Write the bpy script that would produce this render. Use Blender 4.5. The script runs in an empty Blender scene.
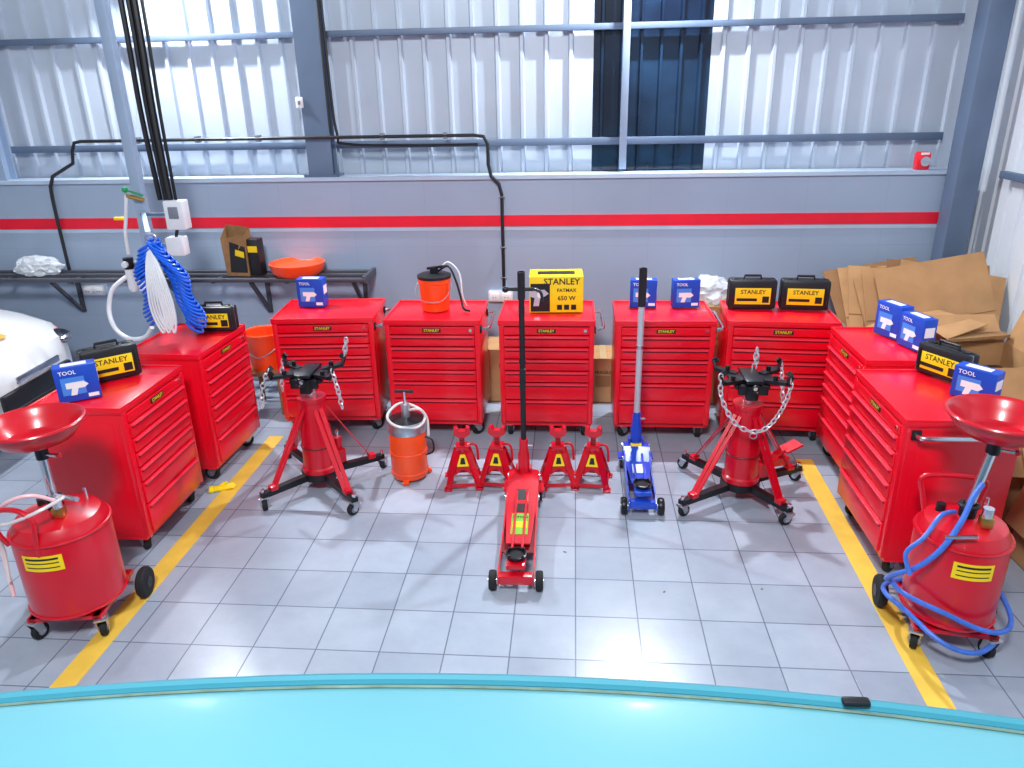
import bpy, bmesh, math, random
from mathutils import Matrix, Vector, Euler
random.seed(7)
rad=math.radians
COL=bpy.context.collection
# ------------------------------------------------------------------ materials
def lin(c):
    out=[]
    for v in c:
        v=v/255.
        out.append(v/12.92 if v<=0.04045 else ((v+0.055)/1.055)**2.4)
    return out
def mat(name,rgb,rough=.45,metal=0.,var=.06,scale=6.,coat=0.,bump=0.,trans=0.,spec=.5,alpha=1.,rgb2=None):
    m=bpy.data.materials.new(name);m.use_nodes=True
    nt=m.node_tree;N=nt.nodes;L=nt.links
    b=N['Principled BSDF']
    c=lin(rgb)
    tc=N.new('ShaderNodeTexCoord');no=N.new('ShaderNodeTexNoise')
    no.inputs['Scale'].default_value=scale;no.inputs['Detail'].default_value=4
    L.new(tc.outputs['Object'],no.inputs['Vector'])
    cr=N.new('ShaderNodeValToRGB')
    a=[max(0,x*(1-var)) for x in c];d=[min(1,x*(1+var)) for x in c]
    if rgb2: a=c;d=lin(rgb2)
    cr.color_ramp.elements[0].position=.3;cr.color_ramp.elements[1].position=.7
    cr.color_ramp.elements[0].color=a+[1];cr.color_ramp.elements[1].color=d+[1]
    L.new(no.outputs['Fac'],cr.inputs['Fac']);L.new(cr.outputs['Color'],b.inputs['Base Color'])
    b.inputs['Roughness'].default_value=rough;b.inputs['Metallic'].default_value=metal
    b.inputs['Coat Weight'].default_value=coat;b.inputs['Coat Roughness'].default_value=.15
    b.inputs['Specular IOR Level'].default_value=spec
    if trans: b.inputs['Transmission Weight'].default_value=trans
    if alpha<1: b.inputs['Alpha'].default_value=alpha
    if bump:
        bp=N.new('ShaderNodeBump');bp.inputs['Strength'].default_value=bump;bp.inputs['Distance'].default_value=.02
        L.new(no.outputs['Fac'],bp.inputs['Height']);L.new(bp.outputs['Normal'],b.inputs['Normal'])
    return m
RED=mat('red_enamel',(232,2,34),.33,0,.06,3,coat=.3)
REDL=mat('red_pull_highlight',(240,56,80),.3,.1,.04,3,coat=.3)  # enamel lightened so the pulls' highlights sit in the colour
REDD=mat('red_dark_and_gap_shade',(110,2,16),.5,0,.06,3)  # darkened enamel: painted gap shade on cabinets, plain dark red elsewhere
REDJ=mat('red_jack_paint',(200,2,32),.3,0,.06,5,coat=.4)
BLACK=mat('black_plastic',(22,24,30),.45,0,.1,8)
BLACKS=mat('black_steel',(26,26,32),.35,.3,.1,8)
RUB=mat('black_rubber',(18,18,22),.75,0,.1,12)
CHR=mat('chrome',(225,228,235),.18,1.,.03,4)
ZINC=mat('zinc_steel',(190,196,205),.32,.9,.06,9)
ALU=mat('satin_aluminium',(205,212,222),.35,.5)
GREYP=mat('grey_plastic',(120,128,140),.5)
YEL=mat('yellow_label',(250,214,10),.5)
YELP=mat('yellow_floor_paint',(228,186,72),.55,0,.14,5)
BLUEB=mat('blue_carton_print',(16,72,190),.45,0,.1,5)
BLUEJ=mat('blue_jack_paint',(14,66,190),.3,0,.06,5,coat=.4)
BLUED=mat('blue_dark',(8,30,100),.4)
BLUEH=mat('blue_air_hose',(16,98,225),.35,0,.06,6,coat=.2)
WHITE=mat('white_print',(240,243,248),.5)
WHITEP=mat('white_plastic',(226,230,236),.4)
WHITEC=mat('white_car_paint',(228,230,233),.2,0,.02,2,coat=.6)
ORG=mat('orange_paint',(250,78,20),.4,0,.05,5,coat=.2)
ORY=mat('orange_decal',(250,170,60),.5)
CARD=mat('cardboard',(184,140,96),.85,0,.1,7)
CARDD=mat('cardboard_inner',(146,106,70),.9,0,.1,7)
STEEL=mat('painted_steel_blue_grey',(94,112,138),.5,.1,.07,4)
STEELL=mat('painted_steel_light',(150,170,196),.5,.1,.05,4)
SHELF=mat('shelf_steel_dark',(72,74,84),.55,.2,.1,6)
CYAN=mat('turquoise_car_paint',(100,168,182),.45,0,.04,1.5,coat=.05)
CYANE=mat('turquoise_edge_paint',(64,146,166),.4,0,.04,1.5,coat=.1)
SEAM=mat('seam_sealant',(110,132,116),.8,0,.3,20)
GLASS=mat('dark_glass',(28,36,46),.08,0,.05,3,coat=.5)
HOSEC=mat('clear_hose',(232,226,226),.2,0,.04,6,alpha=.75)
PINKH=mat('pink_hose',(238,190,196),.3,0,.04,6)
BAG=mat('clear_plastic_bag',(228,234,240),.25,0,.05,9,alpha=.55)
GREENL=mat('green_label',(120,200,60),.5)
BAGB=mat('brown_paper_bag',(150,112,72),.8,0,.2,14)
LEAF=mat('dry_leaf',(150,112,70),.8,0,.2,30)
SHEET=mat('corrugated_sheet_paint',(186,198,214),.4,.1,.08,1.6)
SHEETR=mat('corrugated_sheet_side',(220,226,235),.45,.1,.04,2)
DARKSH=mat('dark_translucent_sheet',(12,26,48),.16,.1,.25,2,coat=.6,rgb2=(30,58,88))  # second, lighter blue paints the glossy streaks into the sheet colour
EMI=bpy.data.materials.new('lamp_lens');EMI.use_nodes=True
_b=EMI.node_tree.nodes['Principled BSDF'];_b.inputs['Emission Color'].default_value=(.85,.93,1,1);_b.inputs['Emission Strength'].default_value=6

def floor_mat():
    m=bpy.data.materials.new('grey_floor_tile');m.use_nodes=True
    nt=m.node_tree;N=nt.nodes;L=nt.links;b=N['Principled BSDF']
    tc=N.new('ShaderNodeTexCoord');mp=N.new('ShaderNodeMapping')
    mp.inputs['Location'].default_value=(-.03,0,0)
    L.new(tc.outputs['Object'],mp.inputs['Vector'])
    br=N.new('ShaderNodeTexBrick');br.offset=0.;br.squash=1.
    br.inputs['Scale'].default_value=1;br.inputs['Brick Width'].default_value=.3;br.inputs['Row Height'].default_value=.3
    br.inputs['Mortar Size'].default_value=.0035;br.inputs['Mortar Smooth'].default_value=.2;br.inputs['Bias'].default_value=0
    br.inputs['Color1'].default_value=lin((148,158,174))+[1];br.inputs['Color2'].default_value=lin((163,173,188))+[1]
    br.inputs['Mortar'].default_value=lin((104,113,130))+[1]
    L.new(mp.outputs[0],br.inputs['Vector'])
    no=N.new('ShaderNodeTexNoise');no.inputs['Scale'].default_value=2.2;no.inputs['Detail'].default_value=6;no.inputs['Roughness'].default_value=.65
    L.new(tc.outputs['Object'],no.inputs['Vector'])
    cr=N.new('ShaderNodeValToRGB');cr.color_ramp.elements[0].position=.3;cr.color_ramp.elements[0].color=(.84,.85,.87,1)
    cr.color_ramp.elements[1].position=.65;cr.color_ramp.elements[1].color=(1.05,1.05,1.05,1)
    L.new(no.outputs['Fac'],cr.inputs['Fac'])
    mx=N.new('ShaderNodeMix');mx.data_type='RGBA';mx.blend_type='MULTIPLY';mx.inputs['Factor'].default_value=1
    L.new(br.outputs['Color'],mx.inputs['A']);L.new(cr.outputs['Color'],mx.inputs['B'])
    L.new(mx.outputs['Result'],b.inputs['Base Color'])
    b.inputs['Roughness'].default_value=.26
    bp=N.new('ShaderNodeBump');bp.inputs['Strength'].default_value=.3;bp.inputs['Distance'].default_value=.003;bp.invert=True
    L.new(br.outputs['Fac'],bp.inputs['Height']);L.new(bp.outputs['Normal'],b.inputs['Normal'])
    return m
def wall_mat():
    m=mat('grey_wall_paint',(158,176,200),.55,0,.06,1.2)
    nt=m.node_tree;N=nt.nodes;L=nt.links;b=N['Principled BSDF']
    tc=N.new('ShaderNodeTexCoord');br=N.new('ShaderNodeTexBrick');br.offset=0.
    mp=N.new('ShaderNodeMapping');mp.inputs['Rotation'].default_value=(rad(-90),0,0)
    L.new(tc.outputs['Object'],mp.inputs['Vector']);L.new(mp.outputs[0],br.inputs['Vector'])
    br.inputs['Scale'].default_value=1;br.inputs['Brick Width'].default_value=.6;br.inputs['Row Height'].default_value=.6
    br.inputs['Mortar Size'].default_value=.0025;br.inputs['Color1'].default_value=(1,1,1,1);br.inputs['Color2'].default_value=(.96,.97,.98,1);br.inputs['Mortar'].default_value=(.88,.9,.92,1)
    mx=N.new('ShaderNodeMix');mx.data_type='RGBA';mx.blend_type='MULTIPLY';mx.inputs['Factor'].default_value=1
    src=b.inputs['Base Color'].links[0].from_socket
    L.new(src,mx.inputs['A']);L.new(br.outputs['Color'],mx.inputs['B']);L.new(mx.outputs['Result'],b.inputs['Base Color'])
    return m
FLOOR=floor_mat();WALL=wall_mat()
# ------------------------------------------------------------------ builder
def T(x,y,z):return Matrix.Translation((x,y,z))
def Rr(x=0,y=0,z=0):return Euler((rad(x),rad(y),rad(z))).to_matrix().to_4x4()
def smooth(pts,k=6,closed=False):
    P=[Vector(p) for p in pts];n=len(P);out=[]
    rng=n if closed else n-1
    for i in range(rng):
        if closed: a,b,c,d=P[(i-1)%n],P[i],P[(i+1)%n],P[(i+2)%n]
        else: a,b,c,d=P[max(i-1,0)],P[i],P[i+1],P[min(i+2,n-1)]
        for j in range(k):
            t=j/k
            out.append(.5*((2*b)+(c-a)*t+(2*a-5*b+4*c-d)*t*t+(3*b-a-3*c+d)*t**3))
    if not closed: out.append(P[-1])
    return out
_txt={}
def text_geo(s):
    if s in _txt:return _txt[s]
    c=bpy.data.curves.new('tmp','FONT');c.body=s;c.size=1;c.align_x='CENTER';c.align_y='CENTER';c.resolution_u=2;c.offset=.015
    o=bpy.data.objects.new('tmp',c);COL.objects.link(o);bpy.context.view_layer.update()
    me=bpy.data.meshes.new_from_object(o.evaluated_get(bpy.context.evaluated_depsgraph_get()))
    g=([v.co.copy() for v in me.vertices],[tuple(p.vertices) for p in me.polygons])
    bpy.data.objects.remove(o);bpy.data.curves.remove(c);bpy.data.meshes.remove(me)
    _txt[s]=g;return g
class B:
    def __init__(s,name):
        s.name=name;s.v=[];s.f=[];s.m=[];s.mats=[];s.M=Matrix.Identity(4)
    def add(s,vs,fs,m,M=None):
        X=s.M@M if M is not None else s.M
        if m not in s.mats:s.mats.append(m)
        k=s.mats.index(m);o=len(s.v)
        s.v+=[X@Vector(v) for v in vs];s.f+=[tuple(i+o for i in f) for f in fs];s.m+=[k]*len(fs)
    def box(s,c,size,m,bev=0.,rot=(0,0,0),taper=None):
        bm=bmesh.new();bmesh.ops.create_cube(bm,size=1)
        for v in bm.verts:
            if taper and v.co.z>0: v.co.x*=taper[0];v.co.y*=taper[1]
            v.co.x*=size[0];v.co.y*=size[1];v.co.z*=size[2]
        if bev: bmesh.ops.bevel(bm,geom=bm.edges[:],offset=min(bev,min(size)*.45),segments=2,affect='EDGES',profile=.5)
        bm.verts.index_update()
        s.add([v.co.copy() for v in bm.verts],[tuple(v.index for v in f.verts) for f in bm.faces],m,T(*c)@Rr(*rot));bm.free()
    def tube(s,pts,r,m,n=8,closed=False,cap=True):
        P=[Vector(p) for p in pts];k=len(P);vs=[];fs=[]
        def tan(i):
            if closed:return (P[(i+1)%k]-P[(i-1)%k]).normalized()
            return (P[min(i+1,k-1)]-P[max(i-1,0)]).normalized()
        t=tan(0);u=t.orthogonal().normalized()
        for i in range(k):
            t=tan(i);u=(u-t*u.dot(t))
            if u.length<1e-6:u=t.orthogonal()
            u.normalize();w=t.cross(u)
            rr=r[i] if isinstance(r,(list,tuple)) else r
            for j in range(n):
                a=2*math.pi*j/n;vs.append(P[i]+(u*math.cos(a)+w*math.sin(a))*rr)
        for i in range(k if closed else k-1):
            for j in range(n):
                a=i*n+j;b=i*n+(j+1)%n;i2=(i+1)%k;fs.append((a,b,i2*n+(j+1)%n,i2*n+j))
        if cap and not closed:
            fs.append(tuple(range(n-1,-1,-1)));fs.append(tuple((k-1)*n+j for j in range(n)))
        s.add(vs,fs,m)
    def cyl(s,a,b,r,m,r2=None,n=20):
        s.tube([a,b],[r,r if r2 is None else r2],m,n)
    def sq(s,a,b,w,h,m,up=(0,0,1),w2=None,h2=None):
        a=Vector(a);b=Vector(b);t=(b-a).normalized();up=Vector(up)
        x=t.cross(up)
        if x.length<1e-4:x=t.orthogonal()
        x.normalize();y=x.cross(t)
        w2=w if w2 is None else w2;h2=h if h2 is None else h2
        vs=[]
        for p,W,Hh in((a,w,h),(b,w2,h2)):
            for sx,sy in((-1,-1),(1,-1),(1,1),(-1,1)):vs.append(p+x*sx*W/2+y*sy*Hh/2)
        s.add(vs,[(3,2,1,0),(4,5,6,7),(0,1,5,4),(1,2,6,5),(2,3,7,6),(3,0,4,7)],m)
    def lathe(s,prof,m,c=(0,0,0),n=32,rot=(0,0,0)):
        vs=[];fs=[];k=len(prof)
        for r,z in prof:
            for j in range(n):
                a=2*math.pi*j/n;vs.append((max(r,1e-4)*math.cos(a),max(r,1e-4)*math.sin(a),z))
        for i in range(k-1):
            for j in range(n):fs.append((i*n+j,i*n+(j+1)%n,(i+1)*n+(j+1)%n,(i+1)*n+j))
        s.add(vs,fs,m,T(*c)@Rr(*rot))
    def torus(s,c,R,r,m,rot=(0,0,0),n=24,k=8,sx=1,sy=1):
        M=T(*c)@Rr(*rot)
        s.tube([M@Vector((R*sx*math.cos(2*math.pi*i/n),R*sy*math.sin(2*math.pi*i/n),0)) for i in range(n)],r,m,k,closed=True)
    def sphere(s,c,r,m,n=16,sc=(1,1,1)):
        vs=[];fs=[];k=n//2
        for i in range(k+1):
            th=math.pi*i/k
            for j in range(n):
                a=2*math.pi*j/n;vs.append((r*math.sin(th)*math.cos(a)*sc[0]+c[0],r*math.sin(th)*math.sin(a)*sc[1]+c[1],-r*math.cos(th)*sc[2]+c[2]))
        for i in range(k):
            for j in range(n):fs.append((i*n+j,i*n+(j+1)%n,(i+1)*n+(j+1)%n,(i+1)*n+j))
        s.add(vs,fs,m)
    def prism(s,poly,t,m,M):
        n=len(poly);vs=[(x,y,-t/2) for x,y in poly]+[(x,y,t/2) for x,y in poly]
        fs=[tuple(range(n-1,-1,-1)),tuple(range(n,2*n))]+[(i,(i+1)%n,n+(i+1)%n,n+i) for i in range(n)]
        s.add(vs,fs,m,M)
    def text(s,txt,size,m,M):
        v,f=text_geo(txt);s.add([p*size for p in v],f,m,M)
    def chain(s,pts,m,L=.03,r=.0035,wd=.011):
        P=[Vector(p) for p in pts];
        d=0;nxt=0;i=0
        for a,b in zip(P,P[1:]):
            seg=(b-a).length
            while nxt<=d+seg:
                q=a+(b-a)*((nxt-d)/max(seg,1e-6));t=(b-a).normalized()
                u=t.orthogonal().normalized()
                if abs(t.z)<.99:u=t.cross(Vector((0,0,1))).normalized()
                w=t.cross(u)
                if i%2:u=w
                s.tube([q+t*(L*.68*math.cos(2*math.pi*j/8))+u*(wd*math.sin(2*math.pi*j/8)) for j in range(8)],r,m,5,closed=True)
                i+=1;nxt+=L
            d+=seg
    def done(s,loc=(0,0,0),rot=(0,0,0),sc=1,sharp=35,scale3=None):
        me=bpy.data.meshes.new(s.name);me.from_pydata([tuple(v) for v in s.v],[],s.f)
        for m in s.mats:me.materials.append(m)
        me.polygons.foreach_set('material_index',s.m);me.polygons.foreach_set('use_smooth',[True]*len(s.f))
        bm=bmesh.new();bm.from_mesh(me);bmesh.ops.recalc_face_normals(bm,faces=bm.faces[:]);bm.to_mesh(me);bm.free()
        me.set_sharp_from_angle(angle=rad(sharp));me.update()
        o=bpy.data.objects.new(s.name,me);COL.objects.link(o)
        o.location=loc;o.rotation_euler=[rad(a) for a in rot];o.scale=scale3 or (sc,sc,sc)
        return o
FY=Rr(90,0,0) # text facing -Y
# ------------------------------------------------------------------ room
b=B('floor');b.add([(-8,-4,0),(3.2,-4,0),(3.2,6.4,0),(-8,6.4,0)],[(0,1,2,3)],FLOOR);b.done()
b=B('floor_marking_line');b.box((-2.21,3.6,.001),(.11,2.7,.002),YELP);b.done()
b=B('floor_marking_line');b.box((1.55,3.35,.001),(.11,2.75,.002),YELP,rot=(0,0,-1.5));b.done()
b=B('wall_back');b.box((-2.6,6.2,.87),(11.0,.2,1.74),WALL)
REDS=mat('red_wall_stripe',(228,14,48),.5);b.box((-2.6,6.097,1.407),(11.0,.006,.088),REDS)
LEDGE=mat('pale_wall_band',(174,192,214),.55);b.box((-2.6,6.097,1.345),(11.0,.004,.03),LEDGE)
b.box((-2.6,6.19,1.75),(11.0,.23,.03),LEDGE);b.done()
def corr(b,x0,x1,y,z0,z1,m,M=None,pitch=.19,dep=.03,off=0):
    prof=[];x=x0
    while x<x1-1e-6:
        for fx,dy in((0,0),(.34,0),(.40,-dep),(.52,-dep),(.58,0)):
            xx=x+fx*pitch
            if xx<=x1:prof.append((xx,y+dy))
        x+=pitch
    prof.append((x1,y))
    vs=[(x,y,z0) for x,y in prof]+[(x,y,z1) for x,y in prof];n=len(prof)
    b.add(vs,[(i,i+1,n+i+1,n+i) for i in range(n-1)],m,M)
b=B('wall_upper_cladding')
corr(b,-8.1,.14,6.33,1.7,4.9,SHEET);corr(b,1.03,3.1,6.33,1.7,4.9,SHEET);corr(b,2.90,3.12,6.32,0,1.7,SHEETR)
corr(b,.14,1.03,6.34,1.7,4.9,DARKSH,pitch=.0742*2,dep=.05)
b.done()
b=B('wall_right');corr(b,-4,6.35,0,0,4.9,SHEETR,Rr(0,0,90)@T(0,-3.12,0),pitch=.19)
b.done()
def ibeam(b,x,y,z0,z1,w,d,m):
    b.box((x,y-d/2+.008,(z0+z1)/2),(w,.016,z1-z0),m);b.box((x,y+d/2-.008,(z0+z1)/2),(w,.016,z1-z0),m)
    b.box((x,y,(z0+z1)/2),(.014,d-.03,z1-z0),m)
b=B('steel_column');ibeam(b,-2.03,6.17,1.78,4.9,.20,.14,STEEL);b.box((-2.03,6.18,1.775),(.28,.18,.02),STEEL);b.done()
b=B('steel_column');b.box((2.88,5.99,2.46),(.17,.18,4.88),STEEL,.01);b.box((2.88,5.99,.01),(.28,.2,.02),STEEL);b.done()
b=B('steel_column');ibeam(b,-4.78,6.17,1.765,4.9,.12,.14,STEELL);b.done()
b=B('steel_post');b.box((.38,6.19,3.34),(.055,.05,3.1),STEELL,.006);b.done()
b=B('cladding_rail');
for z,h in((2.0,.055),(2.82,.045),(3.7,.05),(4.5,.05)):b.box((-2.6,6.265,z),(10.8,.05,h),STEEL,.004)
b.done()
b=B('cladding_rail');b.box((3.06,1.2,1.76),(.05,9.2,.05),STEEL,.004);b.box((3.06,1.2,2.9),(.05,9.2,.05),STEEL,.004);b.done()
b=B('wall_conduit')
b.tube(smooth([(-4.33,6.06,.9),(-4.33,6.06,1.55),(-4.32,6.06,1.72)],4)+[Vector((-4.28,6.06,1.8)),Vector((-4.16,6.06,1.86)),Vector((-4.08,6.06,1.9)),Vector((-4.06,6.06,2.0)),Vector((-4.03,6.06,2.06)),Vector((-3.97,6.06,2.07)),Vector((-.78,6.06,2.07)),Vector((-.7,6.06,2.06)),Vector((-.67,6.06,2.0)),Vector((-.67,6.06,1.85)),Vector((-.65,6.06,1.76)),Vector((-.59,6.06,1.7)),Vector((-.57,6.06,1.62)),Vector((-.57,6.06,.86))],.014,BLACK)
for z in(1.6,1.2,.95):b.torus((-.57,6.07,z),.02,.006,GREYP,n=10,k=5)
for x in(-3.5,-3,-2.5,-1.5,-1.0):b.box((x,6.08,2.07),(.03,.06,.05),GREYP)
b.done()
b=B('wall_cable');b.tube(smooth([(-1.88,6.08,4.9),(-1.88,6.08,2.6),(-1.86,6.08,2.1),(-1.8,6.08,2.02),(-1.3,6.08,2.0),(-.75,6.08,2.0)],6),.011,BLACK);b.tube([(-1.91,6.07,4.9),(-1.91,6.07,2.1)],.010,BLACK);b.done()
for x,z in((-4.15,.84),(-.6,.79)):
    b=B('wall_socket');b.box((x,6.075,z),(.2,.05,.09),WHITEP,.008)
    for dx in(-.05,.05):
        b.box((x+dx,6.047,z),(.07,.006,.06),WHITE,.003)
        for q in(-.012,.012):b.cyl((x+dx+q,6.046,z-.008),(x+dx+q,6.042,z-.008),.004,BLACK,n=8)
    b.done()
b=B('wall_switch');b.box((-2.14,6.105,2.33),(.06,.03,.08),WHITEP,.006);b.box((-2.14,6.087,2.33),(.02,.01,.03),GREYP,.002);b.done()
b=B('fire_alarm_bell');b.box((2.63,6.14,1.83),(.1,.08,.13),RED,.015);b.cyl((2.63,6.1,1.83),(2.63,6.07,1.83),.035,CHR);b.box((2.63,6.095,1.885),(.06,.006,.015),WHITE);b.done()
FL=[(-3.3,5.95,3.60),(.62,5.95,3.60)]
for (x,y,z) in FL:
    b=B('floodlight');b.M=T(x,y,z)@Rr(40,0,0)
    b.box((0,0,0),(.5,.36,.07),BLACKS,.02);b.box((0,0,-.04),(.44,.30,.01),EMI)
    for i in range(6):b.box((-.2+.08*i,0,.045),(.01,.3,.03),BLACKS)
    b.M=Matrix.Identity(4)
    b.sq((x,y,z+.03),(x,6.235,z+.10),.05,.05,STEEL);b.done()
# ------------------------------------------------------------------ wall shelf
b=B('storage_shelf')
for y in(5.76,5.93,6.06):b.box((-4.3,y,1.0),(5.3,.045,.03),SHELF,.004)
for i in range(9):
    x=-6.6+i*.615
    b.box((x,5.92,.985),(.03,.34,.02),SHELF)
for x in(-6.4,-5.3,-4.3,-3.3,-2.6,-1.75):
    b.sq((x,5.77,.98),(x,6.07,.66),.03,.025,SHELF);b.box((x,6.085,.82),(.035,.02,.36),SHELF)
b.box((-1.66,5.92,1.0),(.03,.34,.06),SHELF,.004)
b.done()
# ------------------------------------------------------------------ casters
def caster(b,x,y,z,r=.05,w=.03,yaw=0,swivel=True,m=RUB,hub=GREYP):
    old=b.M;b.M=old@T(x,y,0)@Rr(0,0,yaw)
    off=r*.45 if swivel else 0
    b.lathe([(0.001,-w/2),(r*.55,-w/2),(r*.9,-w/2),(r,-w*.3),(r,w*.3),(r*.9,w/2),(r*.55,w/2),(.001,w/2)],m,(0,off,r),20,(0,90,0))
    b.cyl((-w/2-.004,off,r),(w/2+.004,off,r),r*.5,hub,n=14)
    b.cyl((-w/2-.012,off,r),(w/2+.012,off,r),.007,CHR,n=8)
    for sx in(-1,1):
        b.sq((sx*(w/2+.007),off,r*.8),(sx*(w/2+.007),0,z-.012),.004,r*.7,ZINC,up=(0,1,0),h2=r*1.1)
    b.box((0,0,z-.008),(w+.03,r*1.3,.012),ZINC,.002)
    b.cyl((0,0,z-.006),(0,0,z),.02,ZINC,n=12)
    b.M=old
# ------------------------------------------------------------------ tool cabinets
def cabinet(loc,rz,W=.68,D=.54,H=.90,handle=True):
    b=B('tool_cabinet');z0=.125;zt=H-.035
    b.box((0,.0,(z0+zt)/2),(W-.02,D-.05,zt-z0),REDD,.004)  # body in darkened red, shade of the drawer gaps put into the colour
    for sx in(-1,1):
        b.box((sx*(W/2-.016),0,(z0+zt)/2),(.014,D-.03,zt-z0),RED,.004)
        b.box((sx*(W/2-.026),-D/2+.016,(z0+zt)/2),(.036,.03,zt-z0),RED,.005)
    b.box((0,D/2-.018,(z0+zt)/2),(W-.03,.012,zt-z0),RED,.003)
    b.box((0,0,z0-.012),(W-.03,D-.05,.03),RED,.004)
    b.box((0,0,H-.02),(W,D,.036),RED,.01)
    for sx in(-1,1):b.box((sx*(W/2-.009),0,H-.002),(.016,D-.006,.014),RED,.004)
    for sy in(-1,1):b.box((0,sy*(D/2-.009),H-.002),(W-.006,.016,.014),RED,.004)
    yf=-D/2+.006
    hh=.06;z=zt-.006
    b.box((0,yf+.002,z-hh/2),(W-.09,.024,hh-.006),RED,.003)
    b.box((0,yf-.012,z-hh/2+.004),(.13,.005,.030),BLACK,.002)
    b.text('STANLEY',.027,YEL,T(0,yf-.0155,z-hh/2+.004)@FY)
    z-=hh
    hs=[.085,.085,.085,.085,.13,.17];tot=z-z0-.012;k=tot/sum(hs)
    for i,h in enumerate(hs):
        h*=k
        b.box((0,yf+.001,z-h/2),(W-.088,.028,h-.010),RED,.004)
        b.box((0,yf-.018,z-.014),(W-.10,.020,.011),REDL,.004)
        b.box((0,yf-.0145,z-.026),(W-.11,.004,.010),REDD)  # painted shade strip beneath each pull
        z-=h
    b.cyl((W/2-.07,yf-.013,zt-.03),(W/2-.07,yf-.018,zt-.03),.011,CHR,n=14)
    for sx in(-1,1):
        b.box((sx*(W/2-.0085),.01,(z0+zt)/2),(.004,D-.12,zt-z0-.1),RED,.0015)
    if handle:
        hz=H-.075;x=W/2-.01
        b.tube(smooth([(x,-D/2+.06,hz),(x+.045,-D/2+.06,hz+.005),(x+.065,-D/2+.085,hz+.01),(x+.065,0,hz+.01),(x+.065,D/2-.085,hz+.01),(x+.045,D/2-.06,hz+.005),(x,D/2-.06,hz)],4),.012,CHR,10)
        for sy in(-1,1):b.box((x+.006,sy*(D/2-.06),hz),(.014,.045,.05),BLACK,.004)
    for sx in(-1,1):
        caster(b,sx*(W/2-.07),-D/2+.07,z0-.02,.052,.034,yaw=random.uniform(-50,50))
        caster(b,sx*(W/2-.07),D/2-.08,z0-.02,.052,.034,yaw=0,swivel=False)
    b.done(loc,(0,0,rz))
cabinet((-1.80,5.28,0),4,W=.74)
cabinet((-.985,5.245,0),0,W=.69)
cabinet((-.18,5.245,0),0,W=.68)
cabinet((.64,5.245,0),0,W=.69)
cabinet((1.44,5.235,0),-4,W=.74)
cabinet((-2.58,3.71,0),90,W=.66,D=.52)
cabinet((-2.55,4.55,0),88,W=.66,D=.52)
cabinet((1.96,4.54,0),-90,W=.66,D=.54)
cabinet((1.86,3.72,0),-90,W=.70,D=.56)
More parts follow.
